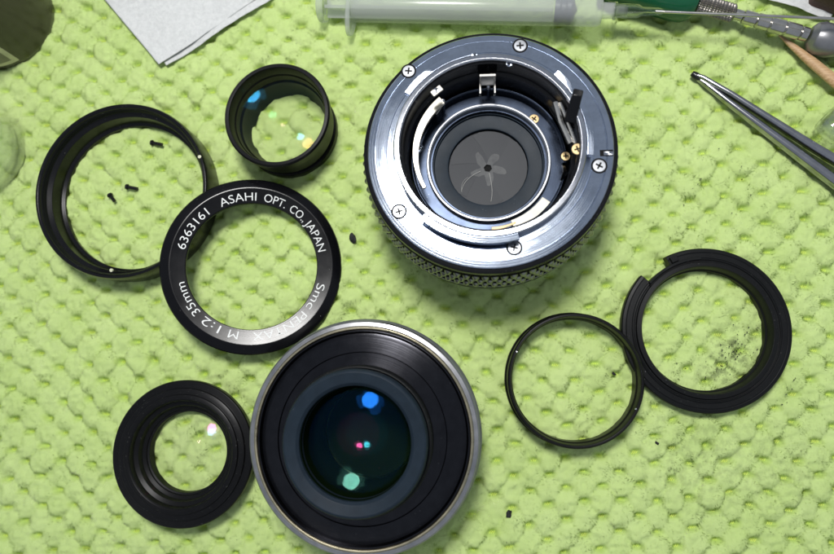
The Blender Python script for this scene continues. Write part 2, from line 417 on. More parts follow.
STAINS = [(at(735, 350), 10, .7), (at(716, 372), 7, .5), (at(700, 455), 24, .28), (at(790, 470), 20, .18), (at(770, 335), 5, .5)]
def towel_mat(fibre):
    m, nt, N, L, P = new_mat('towel_pile' if fibre else 'towel_knit')
    oc = coords(nt)
    at_ = N.new('ShaderNodeAttribute'); at_.attribute_name = 'shade'
    if fibre:
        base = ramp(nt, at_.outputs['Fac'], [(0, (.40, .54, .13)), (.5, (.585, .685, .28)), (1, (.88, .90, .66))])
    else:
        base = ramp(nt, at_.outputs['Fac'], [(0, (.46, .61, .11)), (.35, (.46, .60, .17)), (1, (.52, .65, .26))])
    n = noise(nt, oc, 55, 3, .6)
    mixc = N.new('ShaderNodeMix'); mixc.data_type = 'RGBA'; mixc.blend_type = 'MULTIPLY'; mixc.inputs['Factor'].default_value = 1
    L.new(base, mixc.inputs[6]); L.new(ramp(nt, n, [(.3, (.90, .93, .82)), (.7, (1.0, 1.0, 1.0))]), mixc.inputs[7])
    col = mixc.outputs[2]
    # grime rubbed into the pile
    total = None
    for p, r, k in STAINS:
        vs = N.new('ShaderNodeVectorMath'); vs.operation = 'DISTANCE'; L.new(oc, vs.inputs[0]); vs.inputs[1].default_value = p * S
        f = math_node(nt, 'MULTIPLY', math_node(nt, 'SUBTRACT', 1.0, math_node(nt, 'DIVIDE', vs.outputs['Value'], r * S), True), k)
        total = f if total is None else math_node(nt, 'ADD', total, f)
    sp = ramp(nt, noise(nt, oc, 420, 4, .65), [(.47, (0,) * 3), (.62, (1,) * 3)])
    fac = math_node(nt, 'MULTIPLY', total, sp, True)
    mx = N.new('ShaderNodeMix'); mx.data_type = 'RGBA'; L.new(fac, mx.inputs['Factor']); L.new(col, mx.inputs[6]); mx.inputs[7].default_value = (.03, .035, .02, 1)
    L.new(mx.outputs[2], P.inputs['Base Color'])
    P.inputs['Roughness'].default_value = .85; P.inputs['Specular IOR Level'].default_value = .15
    if fibre:
        t = N.new('ShaderNodeBsdfTranslucent'); L.new(mx.outputs[2], t.inputs[0])
        ms = N.new('ShaderNodeMixShader'); ms.inputs[0].default_value = .45
        L.new(P.outputs[0], ms.inputs[1]); L.new(t.outputs[0], ms.inputs[2]); L.new(ms.outputs[0], N['Material Output'].inputs['Surface'])
    return m
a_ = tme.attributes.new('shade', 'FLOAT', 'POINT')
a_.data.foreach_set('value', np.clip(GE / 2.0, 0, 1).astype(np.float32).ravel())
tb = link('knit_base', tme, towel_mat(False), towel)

# pile fibres: hundreds of thousands of fine slivers standing on the bumps
NF = 800000
fx = rng.uniform(X0 + 1, X1 - 1, NF * 2); fy = rng.uniform(Y0 + 1, Y1 - 1, NF * 2)
# denser near the lens parts
keep = (rng.random(NF * 2) < np.where((fx > -150) & (fx < 115) & (fy > -75) & (fy < 130), 1.0, .12))
fx = fx[keep][:NF]; fy = fy[keep][:NF]; NF = len(fx)
fh, fe = height(fx, fy)
ok = rng.random(NF) < np.clip((fe - .7) * 1.6, 0, 1)
fx, fy, fh, fe = fx[ok], fy[ok], fh[ok], fe[ok]; NF = len(fx)
(_, _, _, _), (db, bx, by, bi) = cell(fx, fy)
# tufts: neighbouring fibres lean the same way, and outwards from the middle of their bump
lx = 1.3 * vnoise(fx, fy, 2.2, 21) + bx * .16 + rng.normal(0, .18, NF)
ly = 1.3 * vnoise(fx, fy, 2.2, 22) + by * .16 + rng.normal(0, .18, NF)
ln = rng.uniform(.3, .66, NF)
wa = rng.uniform(0, PI, NF); ww = rng.uniform(.04, .075, NF)
base = np.stack([fx, fy, fh - .25], -1)
tip = base + np.stack([lx * ln * 1.3, ly * ln * 1.3, ln * .8 + .1], -1)
wv = np.stack([np.cos(wa) * ww, np.sin(wa) * ww, np.zeros(NF)], -1)
fco = np.stack([base - wv, base + wv, tip], 1).reshape(-1, 3) * S
tri = np.arange(NF * 3).reshape(-1, 3)
fme = mesh_np('pile', fco, tri, 3)
# slivers are lit like the bump they stand on, softened pile rather than facets
NX = np.zeros_like(tip); e_ = .35
hx1, _ = height(fx + e_, fy, False); hx0, _ = height(fx - e_, fy, False); hy1, _ = height(fx, fy + e_, False); hy0, _ = height(fx, fy - e_, False)
NX[:, 0] = -(hx1 - hx0) / (2 * e_) + lx * .35; NX[:, 1] = -(hy1 - hy0) / (2 * e_) + ly * .35; NX[:, 2] = 1.0
NX /= np.linalg.norm(NX, axis=1)[:, None]
fme.normals_split_custom_set(np.repeat(NX, 3, axis=0).tolist())
fa = fme.attributes.new('shade', 'FLOAT', 'POINT')
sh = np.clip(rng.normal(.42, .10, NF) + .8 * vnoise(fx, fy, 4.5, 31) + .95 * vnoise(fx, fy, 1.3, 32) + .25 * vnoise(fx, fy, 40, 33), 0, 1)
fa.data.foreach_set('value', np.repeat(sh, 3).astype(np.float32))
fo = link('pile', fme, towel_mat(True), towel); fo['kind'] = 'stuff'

# stitch threads lying slantwise in every dimple
def stitches(bm):
    for i in range(-66, 66):
        for j in range(-66, 66):
            tx = U.x * i + V.x * j; ty = U.y * i + V.y * j
            x, y = tx, ty
            for _ in range(7):                                     # invert the warp
                wx, wy = warp(np.array([x]), np.array([y])); x += tx - wx[0]; y += ty - wy[0]
            if not (-150 < x < 115 and -80 < y < 125): continue
            z = height(np.array([x]), np.array([y]), False)[0][0] + .12
            n_ = random.choice((3, 4, 4, 5))
            for k in range(n_):
                ox = (k - (n_ - 1) / 2) * .52; a = 1.0 + random.uniform(-.15, .15); l = random.uniform(.38, .58)
                dx, dy = math.cos(a) * l, math.sin(a) * l; nx1, ny1 = -math.sin(a) * .11, math.cos(a) * .11
                p = [((x + ox) + sx_ * dx + sn * nx1, y - .15 + sx_ * dy + sn * ny1) for sx_, sn in ((-1, -1), (1, -1), (1, 1), (-1, 1))]
                vs = [bm.verts.new((a1 * S, b1 * S, (z + .12) * S)) for a1, b1 in p] + [bm.verts.new(((p[0][0] + p[3][0]) / 2 * S, (p[0][1] + p[3][1]) / 2 * S, (z + .38) * S)), bm.verts.new(((p[1][0] + p[2][0]) / 2 * S, (p[1][1] + p[2][1]) / 2 * S, (z + .38) * S))]
                bm.faces.new((vs[0], vs[1], vs[5], vs[4])); bm.faces.new((vs[4], vs[5], vs[2], vs[3]))
sto = part('stitching', plain('stitch_thread', (.72, .80, .20), .6, .3, var=.1), towel, stitches); sto['kind'] = 'stuff'

tab = part('table', M['table'], None, lambda bm: add_box(bm, (0, 0, -9), (900, 700, 8)))
tag(tab, kind='structure')

# ------------------------------------------------------------------ C: rear half of the lens with its bayonet mount
FZ = 31.0
c0 = at(489.3, 149.6, FZ)
T = thing('lens_mount_half', 'rear lens half with brushed steel bayonet mount facing up and closed iris inside', 'camera lens', (c0.x, c0.y, -1.2))
T_off = 1.2; T.rotation_euler = (math.radians(-3.1), math.radians(-.2), 0); T.location = (c0.x * S, (c0.y - 1.3) * S, -.0012)
def zc(z): return z + T_off
lathe('barrel', [(21.9, zc(8)), (27.5, zc(-1.0)), (28.3, zc(0)), (28.3, zc(14)), (29.6, zc(15)), (29.6, zc(27.2)), (21.9, zc(27.2))], M['black'], T, 144, .15)
def grip_rf(i, a, r, z):
    n = 84
    row = (zc(26.8) - z) / 3.3
    ph = math.floor(row + .001)
    s = abs(math.sin(n / 2 * a + (PI / 2 if ph % 2 else 0)))
    t = abs(math.sin(PI * row))
    return r + 1.3 * (s ** .8) * (t ** .7) if 0 <= row <= 3 else r
gp = [(29.62, zc(9.5)), (31.6, zc(9.8)), (32.6, zc(11)), (33.0, zc(16.6))] + [(32.3 - .7 * k / 24, zc(16.9 + 9.9 * k / 24)) for k in range(25)] + [(31.7, zc(27.2)), (31.8, zc(28.0)), (31.8, zc(28.2)), (29.62, zc(28.2))]
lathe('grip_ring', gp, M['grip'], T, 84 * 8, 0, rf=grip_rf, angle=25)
lathe('rear_ring', [(22.5, zc(28.25)), (31.9, zc(28.25)), (32.1, zc(28.6)), (31.9, zc(29.9)), (31.2, zc(30.3)), (22.5, zc(30.3))], M['black_gloss'], T, 160, .12)
# flange with turned step and index slot
fl = lathe('mount_flange', [(22.9, zc(30.35)), (30.75, zc(30.35)), (30.75, zc(30.75)), (30.55, zc(30.95)), (29.2, zc(30.98)), (29.1, zc(30.86)), (28.95, zc(30.86)), (28.85, zc(31.0)), (25.9, zc(31.0)), (25.84, zc(30.9)), (25.7, zc(30.9)), (25.64, zc(31.0)), (22.9, zc(31.0))], M['steel'], T, 200)
# bayonet: wall and three tabs
lathe('bayonet_wall', [(22.0, zc(29.5)), (23.7, zc(29.5)), (23.7, zc(34.3)), (23.45, zc(34.6)), (22.35, zc(34.6)), (22.0, zc(34.2))], M['steel_bright'], T, 200, .08)
for a0, a1 in ((100, 146), (228, 286), (-9, 47)):
    lathe('bayonet_tab', [(23.72, zc(33.0)), (25.35, zc(33.0)), (25.45, zc(33.2)), (25.35, zc(34.45)), (23.72, zc(34.5))], M['steel'], T, 40, .1, math.radians(a0), math.radians(a1))
# bore
lathe('bore', [(22.0, zc(29.5)), (21.99, zc(33.4)), (21.6, zc(33.2)), (21.6, zc(28.8)), (20.9, zc(28.2)), (20.9, zc(20.0)), (21.9, zc(20.0))], M['black_gloss'], T, 160)
lathe('lens_plate', [(15.0, zc(17.5)), (20.59, zc(17.5)), (20.59, zc(19.5)), (15.0, zc(19.5))], M['steel_dark'], T, 128)
lathe('rear_tube', [(15.1, zc(15.0)), (16.5, zc(15.0)), (16.5, zc(20.9)), (16.3, zc(21.3)), (15.9, zc(21.35)), (15.55, zc(21.0)), (15.3, zc(17.3)), (15.1, zc(17.3))], M['satin_nickel'], T, 160, .06)
lathe('iris_housing', [(10.75, zc(16.2)), (15.28, zc(16.2)), (15.28, zc(18.2)), (14.6, zc(18.3)), (14.5, zc(17.5)), (11.3, zc(17.35)), (10.8, zc(17.2))], M['slate'], T, 128, .06)
lathe('iris_seat', [(0, zc(15.0)), (10.9, zc(15.0)), (10.9, zc(15.3)), (0, zc(15.3))], M['black_matte'], T, 64)
# six iris leaves, overlapping in a spiral round the pin hole
for k in range(6):
    a = math.radians(60 * k + 20)
    def blade(bm):
        n = 26; pin = 1.0; ca = Vector((math.cos(a), math.sin(a))); cb_ = Vector((-math.sin(a), math.cos(a)))
        pts = []
        for i in range(n + 1):                                   # curved leading edge, tangent to the pin hole
            t = -9.5 + 19.5 * i / n
            off = pin - .016 * (t * t) * (1 if t > 0 else .4)
            p = ca * off + cb_ * t
            if p.length < 10.6: pts.append(p)
        last = math.atan2(pts[-1].y, pts[-1].x); first = math.atan2(pts[0].y, pts[0].x)
        span = (last - first) % (2 * PI)
        span = span - 2 * PI if True else span
        for i in range(1, 16):
            b = last - (last - first - (0 if last > first else -2 * PI)) * i / 16
            pts.append(Vector((math.cos(b), math.sin(b))) * 10.65)
        top = []; bot = []
        for p in pts:
            tz = zc(15.75) + .60 * (p.dot(cb_) / 10.6) * .5 + .035 * k
            top.append(bm.verts.new((p.x * S, p.y * S, (tz + .05) * S))); bot.append(bm.verts.new((p.x * S, p.y * S, tz * S)))
        bm.faces.new(top); bm.faces.new(list(reversed(bot)))
        for i in range(len(pts)): j = (i + 1) % len(pts); bm.faces.new((bot[i], bot[j], top[j], top[i]))
    part('iris_blade', M['iris'], T, blade)
# hairline rub marks along leaf edges
def scratches(bm):
    for (r0, a0_, r1, a1_, w) in ((1.6, -78, 9.6, -86, .10), (2.2, 205, 9.8, 222, .09), (6.0, 206, 9.9, 224, .05)):
        n = 14; pts = []
        for i in range(n + 1):
            t = i / n; a = math.radians(a0_ + (a1_ - a0_) * t * t); r = r0 + (r1 - r0) * t
            pts.append((r * math.cos(a), r * math.sin(a)))
        vs = []
        for i, p in enumerate(pts):
            q = pts[min(i + 1, n)]; o = pts[max(i - 1, 0)]; d = Vector((q[0] - o[0], q[1] - o[1])).normalized()
            vs.append([bm.verts.new(((p[0] - d.y * w * k) * S, (p[1] + d.x * w * k) * S, (zc(16.42)) * S)) for k in (-.5, .5)])
        for A, B in zip(vs, vs[1:]): bm.faces.new((A[0], A[1], B[1], B[0]))
part('rub_mark', plain('rub_mark', (.30, .30, .28), .5, .4), T, scratches)
# screws
def screw_parts(parent, x, y, z, r, mat, name='screw', rot=0.0):
    o = lathe(name, [(0, -.2), (r, -.2), (r, .0), (r * .93, .09), (0, .12)], mat, parent, 28, 0, loc=(x, y, z), rot=(0, 0, rot))
    cr = part('cross_slot', M['black_matte'], o, lambda bm: (add_box(bm, (0, 0, .125), (r * 1.15, r * .26, .03)), add_box(bm, (0, 0, .1265), (r * .26, r * 1.15, .03))))
    return o
for px, py, mt in ((521, 44.5, 'steel_bright'), (408.5, 70.5, 'steel_dark'), (599.5, 168, 'steel_bright'), (399.8, 214, 'steel_bright'), (514.5, 250.5, 'steel_bright')):
    p = at(px, py, FZ) - c0
    lathe('screw_recess', [(1.62, zc(31.003)), (1.98, zc(31.003)), (1.98, zc(31.025)), (1.62, zc(31.025))], M['black_matte'], T, 32, 0, loc=(p.x, p.y, 0))
    screw_parts(T, p.x, p.y, zc(31.0), 1.62, M['screw_steel'], rot=random.uniform(0, 1.5))
p = at(606.5, 155, FZ) - c0
part('index_slot', M['black_matte'], T, lambda bm: (add_box(bm, (p.x + .1, p.y, zc(31.0)), (3.2, 1.6, .06))))
part('index_pin', M['steel_bright'], T, lambda bm: add_box(bm, (p.x + .6, p.y - .1, zc(31.05)), (2.4, .9, .12)), .1)
def loc_c(px, py, z):
    while True:                                  # keep it inside the bore
        q_ = at(px, py, z) - c0
        if math.hypot(q_.x, q_.y) < 19.6 or z > 33: return Vector((q_.x, q_.y, zc(z)))
        z += .25
for px, py, z, r, mt in ((534.5, 117.5, 19.6, 1.35, 'brass'), (419.5, 147, 19.6, 1.2, 'steel'), (566, 157, 20.0, 1.2, 'brass'), (578, 151.5, 24, 1.45, 'brass'), (475, 54.5, 27.9, .85, 'steel'), (510, 63.5, 25.5, .85, 'steel')):
    q_ = loc_c(px, py, z); screw_parts(T, q_.x, q_.y, q_.z, r, M[mt], rot=random.uniform(0, 1.5))
# bracket with ball pin at the top of the bore
b1 = loc_c(488, 79, 24)
part('bracket', M['gunmetal'], T, lambda bm: (add_box(bm, (b1.x, b1.y, b1.z), (4.2, .7, 5.0)), add_box(bm, (b1.x - 1.9, b1.y - 1.6, b1.z - 2.0), (.5, 3.2, 1.6)), add_box(bm, (b1.x + 1.9, b1.y - 1.6, b1.z - 2.0), (.5, 3.2, 1.6))), .08)
b2 = loc_c(488.8, 85, 24.5)
part('ball_pin', M['steel_bright'], T, lambda bm: (add_tube(bm, [(b2.x, b2.y - .2, zc(19.4)), (b2.x, b2.y, b2.z)], .35), bmesh.ops.create_uvsphere(bm, u_segments=16, v_segments=10, radius=.85 * S, matrix=Matrix.Translation(b2 * S))))
# pale curved lever hugging the left wall, with its pin
def arc_strip(bm, r0, r1, a0, a1, z0, z1, n=30, taper=0.0):
    poly = []
    for i in range(n + 1):
        t = i / n; a = math.radians(a0 + (a1 - a0) * t); poly.append(((r1 - taper * t) * math.cos(a), (r1 - taper * t) * math.sin(a)))
    for i in range(n, -1, -1):
        a = math.radians(a0 + (a1 - a0) * i / n); poly.append((r0 * math.cos(a), r0 * math.sin(a)))
    add_prism(bm, poly, z0, z1)
part('diaphragm_lever', M['lever_metal'], T, lambda bm: arc_strip(bm, 18.1, 20.6, 128, 208, zc(26.3), zc(27.0), 30, 1.5), .12)
q_ = loc_c(437, 91.5, 23.2)
part('lever_foot', M['lever_metal'], T, lambda bm: add_box(bm, (q_.x, q_.y, q_.z - .1), (3.3, 1.9, .5), Matrix.Rotation(math.radians(38), 3, 'Z')), .3)
screw_parts(T, q_.x - .1, q_.y + .1, q_.z + .2, .7, M['steel_bright'])
b3 = loc_c(443, 100, 23.5)
part('lever_pin', M['steel_bright'], T, lambda bm: (add_tube(bm, [(b3.x, b3.y - .1, zc(19.4)), (b3.x, b3.y, b3.z)], .4), bmesh.ops.create_uvsphere(bm, u_segments=16, v_segments=10, radius=.85 * S, matrix=Matrix.Translation(b3 * S))))
part('lever_block', M['gunmetal'], T, lambda bm: add_box(bm, (b3.x - 1.9, b3.y - .6, zc(20.8)), (2.0, 2.8, 2.6), Matrix.Rotation(math.radians(-35), 3, 'Z')), .15)
# black stop-down lever standing up at the right
p1 = loc_c(571, 121, 27.0); p2 = loc_c(579, 95, 38.5)
def stoplever(bm):
    mm = Matrix.Rotation(math.atan2(p2.y - p1.y, p2.x - p1.x), 3, 'Z')
    v0 = []
    for (c_, w) in ((p1, 1.5), (p2, 1.2)):
        for sx_, sy_ in ((-1, -1), (1, -1), (1, 1), (-1, 1)):
            o_ = mm @ Vector((sx_ * .9, sy_ * w, 0)); v0.append(bm.verts.new((c_ + o_) * S))
    bm.faces.new(v0[:4]); bm.faces.new(v0[4:])
    for i in range(4): j = (i + 1) % 4; bm.faces.new((v0[i], v0[j], v0[4 + j], v0[4 + i]))
part('stop_lever', M['black_gloss'], T, stoplever, .2)
q2 = loc_c(558, 101, 28)
part('lever_arm', M['black_satin'], T, lambda bm: add_tube(bm, [(q2.x - .5, q2.y + .8, zc(27.6)), (p1.x, p1.y, zc(27.2))], 1.1, 8), .1)
s1 = loc_c(556, 104, 24.5); s2 = loc_c(571, 146, 23.5)
part('lever_spring', M['gunmetal'], T, lambda bm: (add_tube(bm, [s1, (s1 + s2) / 2 + Vector((-.5, .2, 0)), s2], .75, 8), add_tube(bm, [s1 + Vector((1.3, .2, -.6)), s2 + Vector((1.3, .2, -.6))], .5, 8)))
s3 = loc_c(565, 165, 20.6); s4 = loc_c(561, 184, 20.3)
part('return_clip', M['steel_bright'], T, lambda bm: add_tube(bm, [s3, (s3 + s4) / 2 + Vector((.6, 0, 0)), s4], [.9, .7, .25], 8, .5))
# ivory shim and grease under the lower tab
part('shim', M['ivory'], T, lambda bm: arc_strip(bm, 17.2, 20.0, -71, -36, zc(21.0), zc(21.5), 16), .15)
part('grease_smear', M['yellow_grease'], T, lambda bm: arc_strip(bm, 18.0, 19.0, -88, -68, zc(21.3), zc(21.56), 14, .5), .1)
lathe('inner_rim', [(19.7, zc(19.5)), (20.58, zc(19.5)), (20.58, zc(22.2)), (20.2, zc(22.4)), (19.7, zc(22.2))], M['steel_dark'], T, 128, .1)

# ------------------------------------------------------------------ D: front half with the large coated glass
RZ = 22.0
d0 = at(362.3, 437.5, RZ)
T = thing('front_lens_half', 'front lens half with worn silver rim and dark glass showing blue, pink and teal reflections', 'camera lens', (d0.x, d0.y, -1.2))
lathe('barrel', [(24, 0), (27.2, 0), (27.2, 9), (30.4, 11), (30.5, 19.6), (30.0, 20.6), (28.9, 20.9), (24, 20.9)], M['grey_paint'], T, 160, .2)
lathe('silver_rim', [(28.47, 20.95), (29.6, 20.95), (29.95, 21.5), (29.9, 22.4), (29.5, 22.8), (28.47, 22.95)], M['nickel'], T, 200, .08)
lathe('worn_edge', [(27.55, 21.0), (28.45, 21.0), (28.45, 23.1), (28.1, 23.35), (27.75, 23.3), (27.55, 23.0)], M['brassy'], T, 200, .05)
fun = [(26.79, 18.5), (27.5, 22.3), (27.45, 22.9), (27.1, 22.9), (26.6, 22.0), (26.2, 22.1), (21.8, 24.3), (21.6, 24.15), (17.9, 26.2), (17.7, 29.0), (17.0, 30.0), (16.9, 18.5)]
lathe('turned_cone', fun, M['funnel'], T, 200)
GZ = 34.5
lathe('front_ring', [(16.9, 30.1), (17.5, 30.1), (17.7, 33.9), (17.3, 34.8), (16.8, 35.1), (14.3, 34.6), (13.6, 33.9), (13.5, 30.2), (14.5, 29.9)], M['slate'], T, 160, .12)
lathe('step_ring', [(17.72, 26.0), (18.5, 26.0), (18.5, 30.6), (18.1, 31.0), (17.72, 31.0)], M['black_satin'], T, 160, .12)
m_dark = plain('dark_green_depth', (.0035, .0080, .0022), .8, .0)
lathe('inner_bore', [(13.5, 33.0), (13.6, 29), (12.6, 22), (12.6, 9), (16.8, 9), (16.8, 29.7), (14.2, 29.7), (14.2, 33.0)], m_dark, T, 96)
lathe('lens_well', [(0, 8), (12.5, 8), (12.5, 9), (0, 9)], m_dark, T, 64)
def glass(name, R, rm, ze, convex, mat, parent, off=(0, 0), seg=180, tilt=(0, 0), label=None):
    pr = cap_profile(R, rm, ze, convex)
    o = lathe(name, pr, mat, parent, seg, 0, closed=False, angle=180, loc=(off[0], off[1], 0), rot=(tilt[0], tilt[1], 0), label=label)
    return o
glass('front_element', 40.5, 13.55, 31.6, True, coat_mat('blue_coating', (.0003, .0034, .0145), (.99, .99, .99)), T, label='glass with deep blue coating reflection')
glass('rear_element', 32.5, 12.9, 26, False, coat_mat('teal_coating', (.0026, .0078, .0060), (.99, .99, .99)), T, off=(1.0, 0), label='glass with teal coating reflection')
glass('inner_element', 13.4, 12.5, 24, False, coat_mat('pink_coating', (.014, .0016, .006), (.99, .99, .99)), T, off=(-.7, .9), label='small glass with pink reflection')
glass('middle_element', 13.4, 12.5, 23.6, False, coat_mat('cyan_coating', (.001, .009, .011), (.99, .99, .99)), T, off=(1.2, 1.0), label='small glass with cyan reflection')

# ------------------------------------------------------------------ A: deep black filter ring
a0_ = at(121, 190.3, 9.3)
T = thing('filter_ring', 'deep black empty ring standing on the towel around three tiny screws', 'lens ring', (a0_.x, a0_.y, -.3))
lathe('ring_body', [(22.72, 0), (26.32, 0), (26.55, .8), (26.78, 9.2), (26.44, 10.3), (25.76, 10.35), (25.31, 9.9), (25.09, 7.2), (23.85, 6.3), (23.62, 2.2), (22.61, 1.6)], M['black_gloss'], T, 176, .12)
lathe('thread', [(25.14, 7.3), (25.43, 7.3), (25.43, 9.4), (25.14, 9.4), (24.97, 9.1), (25.18, 8.8), (24.97, 8.4), (25.18, 8.1), (24.97, 7.7)], M['black_satin'], T, 128)
for px, py in ((112.5, 270.5), (200.5, 157.5)):  # two small screw holes catching green light, painted as pale discs
    q_ = at(px, py, 9.4) - a0_
    lathe('lit_rim_hole', [(0, 9.9), (.5, 9.9), (.5, 10.45), (0, 10.5)], M['pale_dot'], T, 16, loc=(q_.x, q_.y, 0))

# ------------------------------------------------------------------ B: name ring, leaning on the filter ring
BZ = 7.0
b0_ = at(252.5, 265.8, BZ)
tilt = math.radians(15); ax = Vector((0, 1, 0))   # rises towards upper left
T = thing('name_ring', 'black engraved name ring with white lettering leaning on the deep empty ring', 'lens ring', (b0_.x, b0_.y, b0_.z))
T.rotation_mode = 'AXIS_ANGLE'; T.rotation_axis_angle = (tilt, *ax)
T.rotation_mode = 'QUATERNION'
from mathutils import Quaternion
T.rotation_quaternion = Quaternion(ax, tilt)
def text_z(r): return .05 + (r - 18.5) * .13
lathe('ring_body', [(18.65, -1.6), (22.0, -1.6), (25.7, -1.0), (25.9, -.4), (25.6, .05), (23.4, .62), (23.1, .66), (22.9, text_z(22.9)), (18.75, text_z(18.75)), (18.6, -.1)], M['ring_paint'], T, 200, .06)
def arc_text(txt, a_start, a_end, r_base=19.4, cap=2.4):
    """letters with feet towards the centre, running clockwise from a_start to a_end (degrees)"""
    cu = bpy.data.curves.new('tmp', 'FONT'); cu.body = txt; cu.size = 1.0; cu.offset = -0.008; cu.resolution_u = 4
    to = bpy.data.objects.new('tmp', cu); C.objects.link(to)
    bpy.context.view_layer.update()
    dg = bpy.context.evaluated_depsgraph_get(); me = bpy.data.meshes.new_from_object(to.evaluated_get(dg))
    bpy.data.objects.remove(to)
    bm = bmesh.new(); bm.from_mesh(me); bpy.data.meshes.remove(me)
    bmesh.ops.triangulate(bm, faces=bm.faces)
    bmesh.ops.subdivide_edges(bm, edges=[e for e in bm.edges if e.calc_length() > .18], cuts=2)
    bmesh.ops.triangulate(bm, faces=bm.faces)
    xs = [v.co.x for v in bm.verts]; x0, x1 = min(xs), max(xs)
    for v in bm.verts:
        t = (v.co.x - x0) / (x1 - x0); a = math.radians(a_start + (a_end - a_start) * t); r = r_base + v.co.y / .70 * cap
        v.co = Vector((r * math.cos(a) * S, r * math.sin(a) * S, (text_z(r) + .025) * S))
    me = bpy.data.meshes.new('lettering'); bm.to_mesh(me); bm.free()
    return link('lettering', me, M['print_white'], T, label='white engraved words ' + txt)
arc_text('6363161', 167.5, 130)
arc_text('ASAHI', 118.5, 88.5)
arc_text('OPT.', 82, 63.5)
arc_text('CO.,', 59, 43.5)
arc_text('JAPAN', 41.5, 13.5)
arc_text('Smc', -14, -37)
arc_text('PENTAX', -42, -88)
arc_text('M', -99.5, -107)
arc_text('1:2', -114.5, -130.5)
arc_text('35mm', -136, -165)

# ------------------------------------------------------------------ E: thin spacer ring
e0 = at(575.5, 380.3, 7.6)
T = thing('spacer_ring', 'thin empty black spacer ring lying left of the notched ring', 'lens ring', (e0.x, e0.y, -1.0))
lathe('ring_body', [(17.2, 0), (18.7, 0), (18.9, .5), (18.9, 2.2), (18.35, 2.8), (18.35, 8.4), (18.0, 8.8), (17.5, 8.8), (17.3, 8.3), (17.25, 5.5), (16.9, 5.0), (16.9, .6)], M['black'], T, 176, .1)
for px, py in ((636, 409), (517, 352)):
    q_ = at(px, py, 7.8) - e0
    lathe('rim_chip', [(0, 8.6), (.28, 8.6), (.22, 8.86), (0, 8.9)], M['steel_bright'], T, 10, loc=(q_.x, q_.y, 0))

# ------------------------------------------------------------------ F: wide ring with a notch
f0 = at(706.5, 329.8, 4.2)
T = thing('notched_ring', 'wide flat black ring with a piece cut out of its upper left edge', 'lens ring', (f0.x, f0.y, -1.0))
N0, N1 = math.radians(116), math.radians(137.5)
outer = [(20.0, 1.8), (22.5, 1.8), (22.75, 2.1), (22.8, 4.6), (22.5, 4.95), (21.7, 5.1), (21.55, 4.95), (21.4, 5.15), (20.0, 5.2)]
lathe('outer_flange', outer, M['black_satin'], T, 170, .08, N1, N0 + 2 * PI)
lathe('inner_collar', [(16.7, 0), (18.6, 0), (19.95, 1.6), (19.95, 5.2), (19.5, 5.4), (19.35, 5.1), (19.0, 5.1), (18.8, 5.8), (17.6, 5.9), (17.3, 5.2), (17.1, 2.6), (16.7, 2.2)], M['black_satin'], T, 176, .08)
part('raised_tongue', M['black_satin'], T, lambda bm: (arc_strip(bm, 19.4, 20.3, 92, 139, 5.0, 6.4, 24, .2), arc_strip(bm, 20.35, 22.2, 109, 114.5, 4.9, 6.1, 4)), .15)
part('slot', M['black_matte'], T, lambda bm: arc_strip(bm, 18.85, 19.38, 92, 140, 5.12, 5.85, 22))

# ------------------------------------------------------------------ G: rear group cell, lower left
g0 = at(181.5, 454, 7.0)
T = thing('wide_lens_cell', 'wide stepped black lens cell lying flat with a pink glint in its glass', 'lens element', (g0.x, g0.y, -1.0), (math.radians(-1), math.radians(1), 0))
lathe('cell_body', [(11.94, 0), (17.28, 0), (18.01, 4.5), (20.42, 5.2), (20.68, 5.8), (20.63, 7.6), (20.31, 8.0), (18.43, 8.05), (18.32, 8.6), (18.01, 8.75), (16.65, 8.8), (16.54, 9.3), (16.23, 9.4), (15.29, 9.4), (14.87, 9.0), (14.66, 7.2), (13.51, 6.6), (13.19, 5.0), (12.25, 4.4), (11.83, 3.4)], M['black'], T, 160, .1)
lathe('retaining_ring', [(11.41, 1.4), (12.35, 1.4), (12.35, 3.9), (12.04, 4.2), (11.52, 3.9)], M['black_satin'], T, 128, .08)
glass('glass_front', 27, 11.6, 2.0, True, coat_mat('magenta_coating', (.016, .0015, .010), (.99, .99, .99)), T,  label='clear lens glass with magenta coating')
glass('glass_inner', 10.4, 6, 1.0, True, coat_mat('rose_coating', (.008, .004, .004), (.99, .99, .99)), T)
glass('glass_back', 24.5, 11.6, 1.2, True, coat_mat('pale_blue_coating', (.003, .006, .012), (.99, .99, .99)), T, tilt=(-.03, -.02), label='clear lens glass with pale blue glint')

# ------------------------------------------------------------------ H: small tall cell, top
h0 = at(276.3, 114.2, 14.5)
T = thing('tall_lens_cell', 'small tall black lens cell with clear glass and a blue disc reflection', 'lens element', (h0.x, h0.y, -1.0))
lathe('cell_body', [(11.66, 0), (14.52, 0), (14.74, .4), (14.74, 2.8), (14.41, 3.2), (13.75, 3.3), (13.64, 4.4), (13.86, 5.4), (14.63, 5.7), (14.74, 11.3), (15.40, 11.8), (15.51, 14.9), (15.07, 15.5), (14.19, 15.5), (13.97, 15.0), (13.86, 11.4), (13.53, 11.0), (13.42, 8.2), (12.93, 7.6), (12.76, 4.2)], M['black'], T, 160, .1)
TL = (-.13, -.037)
glass('glass_front', 38, 13.2, 10.2, False, coat_mat('steel_blue_coating', (.0008, .006, .011), (.995, .995, .995)), T, tilt=TL, label='clear lens glass with blue coating')
for nm_, R_, rm_, z_, cv_, col_ in (('glass_inner', 20, 11.5, 7.2, False, (.001, .005, .002)), ('glass_inner', 10, 8.5, 6.0, False, (.009, .005, .005)), ('glass_back', 22, 11.5, 1.8, True, (.002, .007, .009)), ('glass_back', 32, 11.5, 1.4, True, (.009, .005, .002))):
    glass(nm_, R_, rm_, z_, cv_, coat_mat('thin_coating', col_, (.995, .995, .995)), T, tilt=TL)

